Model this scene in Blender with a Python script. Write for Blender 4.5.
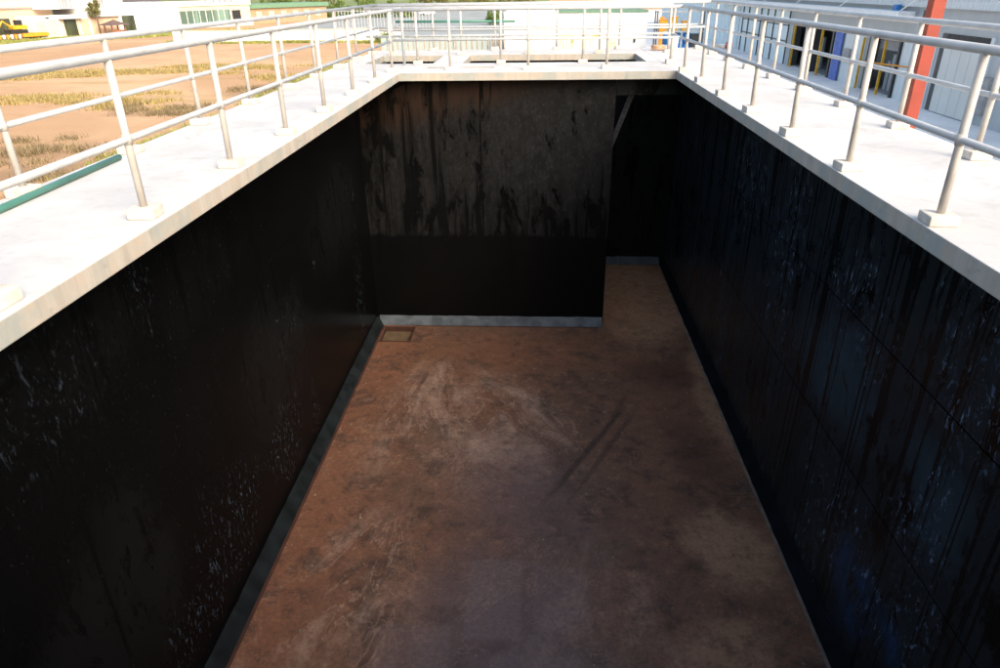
import bpy, bmesh, math, random
from mathutils import Vector, Matrix
random.seed(7)
S = bpy.context.scene
COL = S.collection
for o in list(bpy.data.objects): bpy.data.objects.remove(o)

# ------------------------------------------------------------------ camera
CAM_H, F_PX, PITCH, YAW, ROLL = 1.4845, 689.87, 0.4668, 0.0586, -0.0152
cam = bpy.data.cameras.new('camera'); camo = bpy.data.objects.new('camera', cam); COL.objects.link(camo)
cam.sensor_width = 36.0; cam.lens = F_PX / 1000 * 36; cam.clip_start = 0.05; cam.clip_end = 3000
fw = Vector((-math.sin(YAW)*math.cos(PITCH), math.cos(YAW)*math.cos(PITCH), -math.sin(PITCH)))
rt = Vector((math.cos(YAW), math.sin(YAW), 0)); up = rt.cross(fw)
r2 = rt*math.cos(ROLL) + up*math.sin(ROLL); u2 = up*math.cos(ROLL) - rt*math.sin(ROLL)
m = Matrix((r2, u2, -fw)).transposed().to_4x4(); m.translation = (0, 0, CAM_H)
camo.matrix_world = m
S.camera = camo
# ------------------------------------------------------------------ sky, sun, exposure
SUN_EL = math.radians(34); SUN_FROM = Vector((0.62, -0.78, 0)).normalized()
w = bpy.data.worlds.new('World'); S.world = w; w.use_nodes = True
wn = w.node_tree.nodes; wl = w.node_tree.links
sky = wn.new('ShaderNodeTexSky'); sky.sky_type = 'NISHITA'; sky.sun_disc = False
sky.sun_elevation = SUN_EL; sky.sun_rotation = math.atan2(SUN_FROM.x, SUN_FROM.y)
sky.dust_density = 6.0; sky.air_density = 1.3; sky.ozone_density = 1.0
wl.new(sky.outputs[0], wn['Background'].inputs[0]); wn['Background'].inputs[1].default_value = 0.15
sun = bpy.data.lights.new('sun', 'SUN'); sun.energy = 0.5; sun.angle = math.radians(35); sun.color = (1, 0.95, 0.88)
suno = bpy.data.objects.new('sun', sun); COL.objects.link(suno)
sd = SUN_FROM*math.cos(SUN_EL) + Vector((0, 0, math.sin(SUN_EL)))
suno.rotation_euler = (-sd).to_track_quat('-Z', 'Y').to_euler()
S.view_settings.view_transform = 'Standard'; S.view_settings.look = 'None'
S.view_settings.gamma = 1; S.view_settings.use_curve_mapping = False
S.view_settings.exposure = 1.3
S.render.engine = 'CYCLES'
S.cycles.max_bounces = 8; S.cycles.diffuse_bounces = 4

# ------------------------------------------------------------------ node helpers
class NT:
    def __init__(s, name):
        s.m = bpy.data.materials.new(name); s.m.use_nodes = True
        s.t = s.m.node_tree; s.n = s.t.nodes; s.b = s.n['Principled BSDF']
        s.pos = s.n.new('ShaderNodeNewGeometry').outputs['Position']
    def link(s, a, b): s.t.links.new(a, b)
    def val(s, sock, v):
        if isinstance(v, (int, float)): sock.default_value = v
        elif isinstance(v, tuple): sock.default_value = v if len(v) == len(sock.default_value) else (*v, 1)
        else: s.link(v, sock)
    def mapping(s, vec, loc=(0,0,0), rot=(0,0,0), scale=(1,1,1), typ='POINT'):
        n = s.n.new('ShaderNodeMapping'); n.vector_type = typ
        s.val(n.inputs[0], vec)
        n.inputs[1].default_value = loc; n.inputs[2].default_value = rot; n.inputs[3].default_value = scale
        return n.outputs[0]
    def noise(s, vec=None, scale=1, detail=4, rough=0.55, dist=0, color=False):
        n = s.n.new('ShaderNodeTexNoise'); s.val(n.inputs['Vector'], vec if vec is not None else s.pos)
        n.inputs['Scale'].default_value = scale; n.inputs['Detail'].default_value = detail
        n.inputs['Roughness'].default_value = rough; n.inputs['Distortion'].default_value = dist
        return n.outputs['Color' if color else 'Fac']
    def vor(s, vec, scale, feat='F1', out='Distance'):
        n = s.n.new('ShaderNodeTexVoronoi'); n.feature = feat; s.val(n.inputs['Vector'], vec)
        n.inputs['Scale'].default_value = scale
        return n.outputs[out]
    def math(s, op, a, b=0.0, c=None, clamp=False):
        n = s.n.new('ShaderNodeMath'); n.operation = op; n.use_clamp = clamp
        s.val(n.inputs[0], a); s.val(n.inputs[1], b)
        if c is not None: s.val(n.inputs[2], c)
        return n.outputs[0]
    def rng(s, v, a, b, c=0.0, d=1.0, smooth=True):
        n = s.n.new('ShaderNodeMapRange'); n.interpolation_type = 'SMOOTHSTEP' if smooth else 'LINEAR'
        s.val(n.inputs[0], v)
        for i, x in enumerate((a, b, c, d)): n.inputs[i+1].default_value = x
        return n.outputs[0]
    def mix(s, f, a, b, typ='MIX'):
        n = s.n.new('ShaderNodeMix'); n.data_type = 'RGBA'; n.blend_type = typ
        s.val(n.inputs[0], f); s.val(n.inputs[6], a); s.val(n.inputs[7], b)
        return n.outputs[2]
    def sep(s, v):
        n = s.n.new('ShaderNodeSeparateXYZ'); s.val(n.inputs[0], v); return n.outputs
    def vadd(s, a, b, k=1.0):
        n = s.n.new('ShaderNodeVectorMath'); n.operation = 'MULTIPLY_ADD'
        s.val(n.inputs[0], b); n.inputs[1].default_value = (k, k, k); s.val(n.inputs[2], a)
        return n.outputs[0]
    def length(s, v):
        n = s.n.new('ShaderNodeVectorMath'); n.operation = 'LENGTH'; s.val(n.inputs[0], v); return n.outputs['Value']
    def ell(s, vec, cx, cy, rx, ry, ang=0, soft=0.6):
        """soft elliptical stain mask on the horizontal plane"""
        p = s.mapping(vec, (cx, cy, 0), (0, 0, math.radians(ang)), (rx, ry, 1000), 'TEXTURE')
        return s.rng(s.length(p), 1.0, 1.0-soft, 0, 1)
    def bump(s, h, strength=0.3, dist=0.02):
        n = s.n.new('ShaderNodeBump'); n.inputs['Strength'].default_value = strength
        n.inputs['Distance'].default_value = dist; s.val(n.inputs['Height'], h)
        s.link(n.outputs[0], s.b.inputs['Normal'])
    def out(s, col, rough=0.6, metal=0.0, spec=0.5):
        s.val(s.b.inputs['Base Color'], col); s.val(s.b.inputs['Roughness'], rough)
        s.val(s.b.inputs['Metallic'], metal); s.val(s.b.inputs['Specular IOR Level'], spec)
        return s.m

def simple(name, col, rough=0.6, metal=0.0, var=0.18, scale=3.0, bump=0.0, spec=0.5):
    t = NT(name)
    n = t.noise(scale=scale, detail=5)
    dark = tuple(c*(1-var) for c in col); lite = tuple(min(1, c*(1+var*0.6)) for c in col)
    c = t.mix(t.rng(n, .3, .7), dark, lite)
    if bump: t.bump(t.noise(scale=scale*8, detail=4), bump, 0.01)
    r = t.rng(t.noise(scale=scale*2, detail=3), .3, .7, max(.05, rough-.1), min(1, rough+.1))
    return t.out(c, r, metal, spec)

# ------------------------------------------------------------------ materials
def mat_concrete():
    t = NT('slab_concrete')
    n1 = t.noise(scale=.8, detail=6, rough=.6); n2 = t.noise(scale=9, detail=6, rough=.7)
    col = t.mix(t.rng(n1, .35, .7), (.50, .495, .485), (.60, .60, .59))
    col = t.mix(t.rng(n2, .52, .75, 0, .35), col, (.40, .37, .33))
    n4 = t.noise(scale=2.6, detail=8, rough=.7, dist=.6)
    col = t.mix(t.rng(n4, .50, .68, 0, .45), col, (.385, .375, .355))
    # vertical faces: drip-stained casting
    g = t.n.new('ShaderNodeNewGeometry'); nz = t.math('ABSOLUTE', t.sep(g.outputs['Normal'])[2])
    vert = t.rng(nz, .6, .3, 0, 1)
    drip = t.noise(t.mapping(t.pos, scale=(7, 7, .8)), scale=1, detail=5, rough=.7)
    big = t.noise(scale=1.7, detail=4)
    blot = t.noise(scale=4.5, detail=6, rough=.65, dist=.6)
    st = t.mix(t.rng(drip, .30, .75), (.37, .335, .29), (.47, .435, .39))
    st = t.mix(t.rng(big, .44, .60, 0, .8), st, (.31, .335, .32))
    st = t.mix(t.rng(blot, .52, .68, 0, .6), st, (.46, .37, .29))
    st = t.mix(t.rng(blot, .42, .30, 0, .5), st, (.24, .24, .22))
    col = t.mix(vert, col, st)
    # hairline scuffs on the walking surface
    sc = t.noise(t.mapping(t.pos, rot=(0, 0, .5), scale=(1.3, 5, 1)), scale=1.3, detail=8, rough=.75, dist=.6)
    col = t.mix(t.rng(sc, .66, .76, 0, .4), col, (.36, .29, .22))
    t.bump(t.noise(scale=30, detail=6, rough=.7), .25, .01)
    return t.out(col, t.rng(n2, .3, .7, .75, .95), spec=.25)

def mat_wall(name, seed, grey=(.016,.017,.019), dull=(), dull_base=0.0, fleck=(.2,.25,.32), flecks=(), fleck_base=.66, drips=0.0, streak=1.0, top=None, low_black=None, blue=None, spec=.15):
    """black bitumen coating: glossy wet-looking coat, dull dry areas with sheen put into their colour, dark runs, spalled pale flecks.
    dull / flecks: areas of the wall as (x, y, z, rx, ry, rz, amount)"""
    t = NT(name)
    P = t.mapping(t.pos, loc=(seed*3.1, seed*1.7, seed*.9))
    warp = t.vadd(t.vadd(t.pos, t.noise(P, scale=1.1, detail=5, color=True), 1.0), (-.5, -.5, -.5))
    def areas(lst, base):
        v = None
        for (x, y, z, rx, ry, rz, k) in lst:
            q = t.mapping(warp, (x, y, z), (0, 0, 0), (rx, ry, rz), 'TEXTURE')
            e = t.math('MULTIPLY', t.rng(t.length(q), 1.0, .25), k)
            v = e if v is None else t.math('MAXIMUM', v, e)
        if v is None: return base
        return t.math('MAXIMUM', v, base) if base else v
    stre = t.noise(t.mapping(P, scale=(5.5, 5.5, .30)), scale=1, detail=7, rough=.6, dist=.25)
    smear = t.noise(t.mapping(P, scale=(1, 1, .55)), scale=4.0, detail=9, rough=.72, dist=.9)
    blot = t.noise(t.mapping(P, scale=(2.3, 2.3, 1.0)), scale=1, detail=10, rough=.70, dist=.4)
    zone = areas(dull, dull_base)
    ragged = t.math('MULTIPLY', t.rng(blot, .36, .46), t.rng(stre, .34, .44, 1-streak, 1))
    dry = t.math('MULTIPLY', t.math('MULTIPLY', ragged, zone), t.rng(smear, .62, .52, .25, 1))
    if drips:
        run = t.noise(t.mapping(P, scale=(2.3, 2.3, .05)), scale=1, detail=1, rough=.5, dist=.05)
        rl = t.rng(t.math('ABSOLUTE', t.math('SUBTRACT', run, .5)), .010, .028, 1-drips, 1)
        rl2 = t.rng(t.math('ABSOLUTE', t.math('SUBTRACT', run, .60)), .006, .02, 1-drips, 1)
        dry = t.math('MULTIPLY', t.math('MULTIPLY', dry, rl), rl2)
    black = (.0028, .0029, .0031)
    if top:
        zz = t.sep(t.pos)
        edge = t.math('ADD', zz[2], t.math('ADD', t.math('MULTIPLY', t.math('SUBTRACT', smear, .5), .16), t.math('MULTIPLY', t.math('SUBTRACT', stre, .5), .35)))
        up_ = t.rng(edge, low_black-.03, low_black+.10)
        # dark runs and unlaid patches of fresh coat, densest above the step and along the left
        near = t.math('MAXIMUM', t.rng(zz[2], low_black+1.75, low_black+.2, 0, 1), t.rng(zz[0], -1.3, -3.3, 0, .95))
        near = t.math('MULTIPLY', near, t.rng(zz[0], 1.3, .2, .45, 1))
        wet = t.rng(t.math('ADD', blot, t.math('MULTIPLY', near, .085)), .53, .64)
        wet = t.math('MAXIMUM', wet, t.math('MULTIPLY', t.rng(t.math('ADD', stre, t.math('MULTIPLY', near, .10)), .56, .66), .9))
        gcol = t.mix(t.rng(smear, .35, .65), tuple(c*.55 for c in top), tuple(c*1.2 for c in top))
        grit = t.noise(t.mapping(P, scale=(1, 1, .6)), scale=22, detail=6, rough=.75)
        gcol = t.mix(t.rng(grit, .50, .66, 0, .8), gcol, tuple(c*2.3 for c in top))
        gcol = t.mix(t.rng(grit, .46, .36, 0, .7), gcol, black)
        gcol = t.mix(t.rng(stre, .40, .62, 0, .25), gcol, tuple(c*1.5 for c in top))
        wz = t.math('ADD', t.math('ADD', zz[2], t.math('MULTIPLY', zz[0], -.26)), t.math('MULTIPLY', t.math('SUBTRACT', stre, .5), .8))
        gcol = t.mix(t.rng(wz, -.70, .10, 0, .85), gcol, (.025, .0130, .0076))  # warm brown wedge at upper left: low sunlight put into the wall colour
        fd = t.rng(t.noise(t.mapping(P, scale=(14, 14, .9)), scale=1, detail=8, rough=.75), .48, .60, 0, .75)
        wet = t.math('MAXIMUM', wet, t.math('MULTIPLY', fd, t.rng(near, 0, 1, .35, 1)))
        upd = t.math('SUBTRACT', 1.0, wet)
        col = t.mix(t.math('MULTIPLY', up_, upd), t.mix(t.math('MULTIPLY', dry, .3), black, grey), gcol)
        dry = t.math('MULTIPLY', up_, upd)
    else:
        gg = t.mix(t.rng(smear, .35, .65), tuple(c*.8 for c in grey), tuple(c*1.2 for c in grey))
        col = t.mix(dry, black, gg)
    fp = t.mapping(P, scale=(1, 1, .42))
    fw_ = t.vadd(fp, t.noise(fp, scale=3.5, detail=3, color=True), .30)
    fv = t.noise(fw_, scale=20, detail=6, rough=.72)
    area = t.math('MAXIMUM', areas(flecks, 0.0) if flecks else 0.0, t.rng(t.noise(t.mapping(P, scale=(1, 1, .6)), scale=.9, detail=3), fleck_base, fleck_base+.1, 0, .6))
    fm = t.math('MULTIPLY', t.rng(fv, .56, .64), area)
    tiny = t.math('MULTIPLY', t.rng(t.noise(fp, scale=48, detail=3), .64, .72, 0, .7), t.math('MAXIMUM', area, .14))
    fcol = t.mix(t.rng(t.noise(fp, scale=9, detail=4), .4, .65), tuple(c*.25 for c in fleck), fleck)
    col = t.mix(t.math('MAXIMUM', fm, tiny), col, fcol)
    if blue:
        bm_ = t.mapping(warp, blue[:3], (0, 0, 0), (5, blue[3], blue[4]), 'TEXTURE')
        bb = t.math('MULTIPLY', t.rng(t.length(bm_), 1, .1), t.rng(t.noise(fw_, scale=2.2, detail=7, rough=.7), .40, .62))
        col = t.mix(bb, col, (.010, .055, .135))
    rough = t.rng(t.math('MAXIMUM', dry, fm), 0, 1, .24, .62)
    t.bump(t.math('ADD', t.math('MULTIPLY', stre, .5), t.math('MULTIPLY', fv, .25)), .22, .012)
    return t.out(col, rough, spec=spec)

def mat_floor():
    t = NT('tank_floor_mud')
    def warped(scale, amt, det=4):
        return t.vadd(t.vadd(t.pos, t.noise(scale=scale, detail=det, color=True), amt), (-amt/2, -amt/2, -amt/2))
    W = warped(.9, .9); W2 = warped(1.6, .5, 5); W3 = warped(2.5, .10)
    n1 = t.noise(W, scale=.45, detail=8, rough=.62); n2 = t.noise(scale=1.7, detail=9, rough=.66, dist=.4)
    n3 = t.noise(scale=5.5, detail=8, rough=.7); fine = t.noise(scale=18, detail=8, rough=.75)
    rust, black, silt = (.110, .055, .034), (.024, .018, .0155), (.235, .205, .185)
    col = t.mix(t.rng(n1, .36, .64), (.060, .041, .031), (.090, .053, .036))
    x, y, z = t.sep(W2)
    col = t.mix(t.math('MULTIPLY', t.rng(x, -2.0, -3.45, 0, .8), t.rng(n2, .3, .6, .35, 1)), col, rust)
    col = t.mix(t.math('MULTIPLY', t.ell(W, -.8, 12.9, 2.2, 1.3, 0, .8), .6), col, (.115, .058, .033))
    col = t.mix(t.rng(x, .6, 2.6, 0, .55), col, (.090, .052, .030))
    col = t.mix(t.rng(n2, .49, .64, 0, .75), col, black)
    col = t.mix(t.rng(n3, .52, .70, 0, .60), col, (.150, .098, .066))
    col = t.mix(t.rng(n3, .47, .34, 0, .60), col, black)
    grey = t.math('MAXIMUM', t.ell(W2, -.4, 5.0, 1.9, 3.4, 0, .75), t.math('MULTIPLY', t.ell(W2, -.2, 8.4, 1.5, 2.6, 20, .8), .65))
    col = t.mix(t.math('MULTIPLY', grey, t.rng(n2, .3, .65, .85, .55)), col, (.054, .050, .066))  # purple-grey centre: sky reflection put into the floor colour
    tan = t.math('MAXIMUM', t.ell(W, 2.75, 7.4, .8, 1.0, 10, .6), t.math('MULTIPLY', t.ell(W2, 2.5, 16.0, 1.5, 3.2, 0, .4), 1.0))  # second patch lightens the recess floor, standing in for missing light
    tan = t.math('MAXIMUM', tan, t.math('MULTIPLY', t.ell(W2, 3.35, 11.4, .38, 2.4, 0, .6), .9))
    tan = t.math('MAXIMUM', tan, t.math('MULTIPLY', t.ell(W, 2.3, 5.6, 1.0, .8, 0, .7), .7))
    col = t.mix(t.math('MULTIPLY', tan, t.rng(n3, .3, .62, .35, .95)), col, (.185, .128, .084))
    damp = t.math('MAXIMUM', t.ell(W2, 2.5, 12.2, 1.1, .7, -15, .7), t.ell(W2, 2.6, 9.6, .6, 1.6, 10, .8))
    damp = t.math('MAXIMUM', damp, t.math('MULTIPLY', t.ell(W2, 1.9, 14.6, .5, .5, 0, .8), .6))
    col = t.mix(t.math('MULTIPLY', damp, .6), col, (.036, .020, .013))
    # dried wash-out fans of pale silt: streaks that spread from where the water ran off
    def fan(ox, oy, a0, a1, r0, r1, freq, seed, amt):
        nonlocal col
        fx, fy, _ = t.sep(W3)
        dx = t.math('SUBTRACT', fx, ox); dy = t.math('SUBTRACT', oy, fy)
        ang = t.math('ARCTAN2', dx, dy); r = t.math('SQRT', t.math('ADD', t.math('MULTIPLY', dx, dx), t.math('MULTIPLY', dy, dy)))
        cv = t.n.new('ShaderNodeCombineXYZ'); t.val(cv.inputs[0], t.math('MULTIPLY', ang, freq)); t.val(cv.inputs[1], t.math('MULTIPLY', r, .55)); cv.inputs[2].default_value = seed
        ns = t.noise(cv.outputs[0], scale=1, detail=7, rough=.62, dist=.7)
        da = math.radians(10)
        m_ = t.math('MULTIPLY', t.rng(ang, math.radians(a0)-da, math.radians(a0)+da), t.rng(ang, math.radians(a1)+da, math.radians(a1)-da))
        m_ = t.math('MULTIPLY', m_, t.math('MULTIPLY', t.rng(r, r0*.6, r0*1.3), t.rng(r, r1*1.15, r1*.55)))
        st = t.math('ADD', t.math('MULTIPLY', t.rng(ns, .45, .65), .75), t.rng(t.math('ABSOLUTE', t.math('SUBTRACT', ns, .47)), .016, 0, 0, .6), clamp=True)
        f = t.math('MULTIPLY', t.math('MULTIPLY', st, m_), t.rng(n3, .30, .62, .3*amt, amt))
        col = t.mix(f, col, silt)
    fan(-2.05, 13.9, -14, 14, 1.5, 5.2, 6.0, 0.3, 1.0)
    fan(-2.3, 13.6, 8, 48, 2.0, 5.6, 5.0, 3.7, .85)
    fan(-2.0, 8.8, -28, 8, 1.0, 4.3, 5.0, 7.1, .8)
    fan(1.2, 8.6, -50, 14, 1.4, 4.4, 4.0, 9.9, .30)
    # hairline cracks / dried tide lines
    arcs = t.noise(t.mapping(W2, rot=(0, 0, -.5), scale=(.45, 1.3, 1)), scale=1, detail=7, rough=.6, dist=.6)
    al = t.rng(t.math('ABSOLUTE', t.math('SUBTRACT', arcs, .5)), .008, 0, 0, .22)
    col = t.mix(t.math('MULTIPLY', al, t.rng(n2, .45, .6)), col, silt)
    # dark drag tracks
    for (cx, cy, ln, wd, a, k) in ((.90, 9.6, 2.3, .055, -29, .8), (1.20, 9.6, 2.2, .045, -27, .6), (1.55, 10.9, .9, .05, -20, .6)):
        tr = t.ell(W3, cx, cy, wd*1.6, ln, a, .7)
        col = t.mix(t.math('MULTIPLY', tr, t.rng(n3, .3, .6, k*.45, k)), col, (.012, .010, .0095))
    # squarish trowelled repair patches
    for (x0, x1, y0, y1, k) in ((-.9, -.1, 5.7, 7.1, .32), (-.05, .75, 5.9, 7.0, .24), (-1.95, -.95, 5.0, 6.0, .26), (-.5, .6, 4.7, 5.6, .24)):
        jx, jy, _ = t.sep(W3)
        mx = t.math('MULTIPLY', t.rng(jx, x0, x0+.10), t.rng(jx, x1, x1-.10)); my = t.math('MULTIPLY', t.rng(jy, y0, y0+.10), t.rng(jy, y1, y1-.10))
        col = t.mix(t.math('MULTIPLY', t.math('MULTIPLY', mx, my), t.rng(n2, .25, .6, k*.3, k)), col, (.105, .100, .115))
    # grit
    sp = t.rng(t.vor(t.pos, 6), .045, .02, 0, .8)
    col = t.mix(t.math('MULTIPLY', sp, t.rng(t.noise(scale=2.2), .5, .6)), col, (.32, .30, .27))
    col = t.mix(t.rng(fine, .35, .65, .40, 0), col, black)
    grain = t.noise(scale=55, detail=4, rough=.7)
    col = t.mix(t.rng(grain, .56, .72, 0, .35), col, (.20, .15, .11))
    col = t.mix(1.0, col, (2.12, 1.70, 1.44), 'MULTIPLY')
    t.bump(t.math('ADD', t.math('MULTIPLY', n3, .5), t.math('MULTIPLY', fine, .45)), .6, .02)
    rough = t.math('SUBTRACT', t.rng(n2, .3, .7, .55, .80), t.math('MULTIPLY', grey, .10))
    return t.out(col, rough, spec=.35)

def mat_ground():
    t = NT('dirt_ground')
    n1 = t.noise(scale=.045, detail=7, rough=.6, dist=.3); n2 = t.noise(scale=.6, detail=7, rough=.7)
    col = t.mix(t.rng(n1, .38, .62), (.43, .27, .155), (.54, .355, .215))
    col = t.mix(t.rng(n2, .5, .75, 0, .4), col, (.30, .17, .09))
    stra = t.noise(t.mapping(t.pos, rot=(0, 0, .25), scale=(.03, .11, 1)), scale=1, detail=6, rough=.6)
    col = t.mix(t.rng(stra, .54, .66, 0, .6), col, (.33, .24, .10))
    for (cx, cy, rx, ry, a) in ((-26, 34, 5, 3.5, 20), (-25.5, 47, 4.5, 3.2, 0), (-22, 57, 4.5, 4.5, 0), (-22, 30, 4, 3, 0)):
        e = t.ell(t.vadd(t.vadd(t.pos, t.noise(scale=.4, detail=5, color=True), 4), (-2, -2, -2)), cx, cy, rx, ry, a, .7)
        col = t.mix(t.math('MULTIPLY', e, .55), col, (.17, .115, .065))
    t.bump(n2, .5, .1)
    return t.out(col, .95, spec=.1)

def mat_corr(name, col, var=.08):
    t = NT(name)
    n = t.noise(t.mapping(t.pos, scale=(2, 2, .25)), scale=1.2, detail=5)
    c = t.mix(t.rng(n, .3, .7), tuple(k*(1-var) for k in col), col)
    return t.out(c, .45, spec=.4)

def mat_leaf(name, a, b):
    t = NT(name)
    c = t.mix(t.rng(t.noise(scale=.9, detail=3), .35, .65), a, b)
    return t.out(c, .6, spec=.25)

def mat_glass(name, col):
    t = NT(name)
    c = t.mix(t.rng(t.noise(t.mapping(t.pos, scale=(1, 1, .2)), scale=.6, detail=3), .4, .6), col, tuple(k*.5 for k in col))
    return t.out(c, .12, spec=.6)

M = dict(
    concrete=mat_concrete(),
    wall_left=mat_wall('black_coating_left', 1, spec=.03, grey=(.0115, .0120, .0126), fleck=(.12, .16, .22), fleck_base=.62, dull_base=.05,
        dull=((-3.71, 8.6, -3.3, 2, 2.0, 1.4, .45), (-3.71, 4.6, -3.6, 2, 1.0, 1.6, .55), (-3.71, 3.9, -3.6, 2, .9, 1.5, .5), (-3.71, 12.2, -2.2, 2, 2.4, 1.3, .35), (-3.71, 4.6, -1.0, 2, 2.2, .9, .22), (-3.71, 7, -1.3, 2, 1.6, .9, .18)),
        flecks=((-3.71, 6.4, -4.4, 2, 1.3, .9, .75), (-3.71, 8.3, -4.5, 2, 1.0, .9, .65), (-3.71, 5.2, -4.8, 2, .9, .7, .7), (-3.71, 4.2, -1.2, 2, 1.4, .9, .22), (-3.71, 9, -3.0, 2, 1.2, .8, .25))),
    wall_right=mat_wall('black_coating_right', 2, spec=.14, grey=(.029, .043, .053), fleck=(.26, .38, .54), fleck_base=.51, drips=.85, streak=.35, dull_base=.42,  # bluish grey: sky sheen put into the coat colour
        dull=((3.56, 7.3, -2.75, 2, 2.2, 1.0, 1.0), (3.56, 5.0, -2.7, 2, 1.0, .9, 1.0), (3.56, 5.0, -4.1, 2, 1.6, .8, .55), (3.56, 11, -2.6, 2, 2.4, 1.2, .45)),
        flecks=((3.56, 11.8, -1.3, 2, 1.6, 1.3, .6), (3.56, 9.6, -2.1, 2, 1.1, 1.2, .7), (3.56, 6.6, -4.2, 2, 1.1, .9, .9), (3.56, 5.4, -4.3, 2, .9, .7, .9), (3.56, 5.0, -1.5, 2, .9, .7, .7), (3.56, 7.2, -1.6, 2, 1.2, .8, .65)),
        blue=(3.56, 5.6, -4.6, 1.1, .75)),
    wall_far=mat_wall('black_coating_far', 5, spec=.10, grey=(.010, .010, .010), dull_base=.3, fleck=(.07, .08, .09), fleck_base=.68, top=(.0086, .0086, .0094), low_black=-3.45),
    wall_deep=mat_wall('black_coating_deep', 4, grey=(.009, .011, .013), dull_base=.5, fleck=(.05, .065, .08), fleck_base=.70),
    backing=simple('joint_black', (.0012, .0012, .0014), .9, spec=.02),
    floor=mat_floor(),
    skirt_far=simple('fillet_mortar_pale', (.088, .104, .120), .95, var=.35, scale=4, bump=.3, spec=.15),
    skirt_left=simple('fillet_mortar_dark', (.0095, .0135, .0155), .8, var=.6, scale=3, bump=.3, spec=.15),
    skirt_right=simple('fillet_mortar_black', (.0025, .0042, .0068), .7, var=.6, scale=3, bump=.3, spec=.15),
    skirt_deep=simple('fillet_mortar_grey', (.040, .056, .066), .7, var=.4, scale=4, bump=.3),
    edge_rust=simple('edge_rust', (.060, .021, .012), .85, var=.4, scale=5, bump=.3),
    edge_pale=simple('edge_pale', (.17, .13, .10), .85, var=.4, scale=5, bump=.3),
    sump=simple('sump_ochre', (.125, .082, .042), .85, var=.3, scale=6, bump=.3),
    rail=simple('rail_galvanised', (.44, .46, .475), .5, 0.0, var=.12, scale=6),
    post=simple('post_paint', (.45, .425, .395), .55, 0.0, var=.14, scale=6),
    block=simple('block_mortar', (.60, .545, .48), .9, var=.18, scale=9, bump=.35),
    stripgrey=simple('grey_strip', (.30, .30, .32), .8, var=.3, scale=12, bump=.3),
    greenpipe=simple('green_pipe', (.06, .20, .155), .4, var=.2, scale=3),
    ground=mat_ground(),
    apron=simple('apron_concrete', (.74, .74, .73), .9, var=.1, scale=.4),
    asphalt=simple('yard_asphalt', (.27, .29, .285), .9, var=.15, scale=.15),
    redsteel=simple('red_oxide_steel', (.25, .032, .017), .5, var=.12, scale=2),
    peach=simple('peach_render', (.60, .43, .31), .85, var=.06, scale=.4),
    white=simple('white_render', (.80, .80, .79), .8, var=.04, scale=.5),
    cream=simple('cream_render', (.62, .52, .40), .85, var=.06, scale=.4),
    greenglass=mat_glass('green_glass', (.17, .27, .22)),
    darkglass=mat_glass('dark_glass', (.07, .085, .05)),
    dark=simple('dark_opening', (.02, .022, .025), .6),
    darkframe=simple('dark_frame', (.045, .05, .055), .5),
    greywall=mat_corr('grey_sheet_wall', (.42, .46, .48)),
    clad=mat_corr('pale_cladding', (.62, .69, .72)),
    paleblue=mat_corr('pale_blue_cladding', (.66, .78, .82)),
    door=simple('door_offwhite', (.60, .62, .60), .5, var=.05, scale=.6),
    canopy=simple('canopy_white', (.74, .78, .80), .6, var=.05),
    yellow=simple('safety_yellow', (.62, .36, .02), .5, var=.2),
    orange=simple('safety_orange', (.75, .30, .02), .5, var=.15),
    paleyellow=simple('pale_yellow_paint', (.82, .72, .28), .6, var=.1),
    blue=simple('blue_plastic', (.02, .20, .55), .4, var=.2),
    violet=simple('blue_curtain', (.09, .16, .50), .6, var=.2),
    grey=simple('mid_grey_paint', (.30, .31, .32), .6),
    steelgrey=simple('steel_grey', (.50, .51, .52), .5, .3),
    roofdark=simple('dark_roof', (.09, .09, .10), .7),
    brownroof=simple('gazebo_roof', (.13, .085, .075), .8),
    wood=simple('gazebo_wood', (.30, .14, .075), .7),
    fenceblue=mat_corr('fence_sheet', (.33, .42, .43)),
    brown=simple('brown_wall', (.40, .28, .18), .9),
    roofgreen=simple('green_roof', (.14, .26, .17), .7),
    carwhite=simple('car_paint_white', (.78, .78, .78), .3, var=.03),
    tyre=simple('tyre_rubber', (.02, .02, .02), .8),
    bark=simple('bark', (.16, .11, .075), .9, var=.3),
    leaf=mat_leaf('leaf_green', (.07, .12, .025), (.15, .20, .05)),
    leaf_olive=mat_leaf('leaf_olive', (.10, .11, .03), (.18, .17, .06)),
    grass_dry=mat_leaf('grass_dry', (.27, .215, .085), (.36, .285, .12)),
    grass_green=mat_leaf('grass_green', (.20, .24, .06), (.34, .33, .10)),
    grass_dark=mat_leaf('grass_dark', (.16, .125, .07), (.26, .20, .11)),
    meadow=simple('meadow_green', (.16, .20, .07), .95, var=.35, scale=.05),
    pebble=simple('mortar_crumbs', (.17, .15, .13), .9, var=.5, scale=4),
    redpaint=simple('valve_red', (.28, .012, .016), .4),
    hose=simple('hose_orange', (.60, .36, .22), .6),
)

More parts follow.
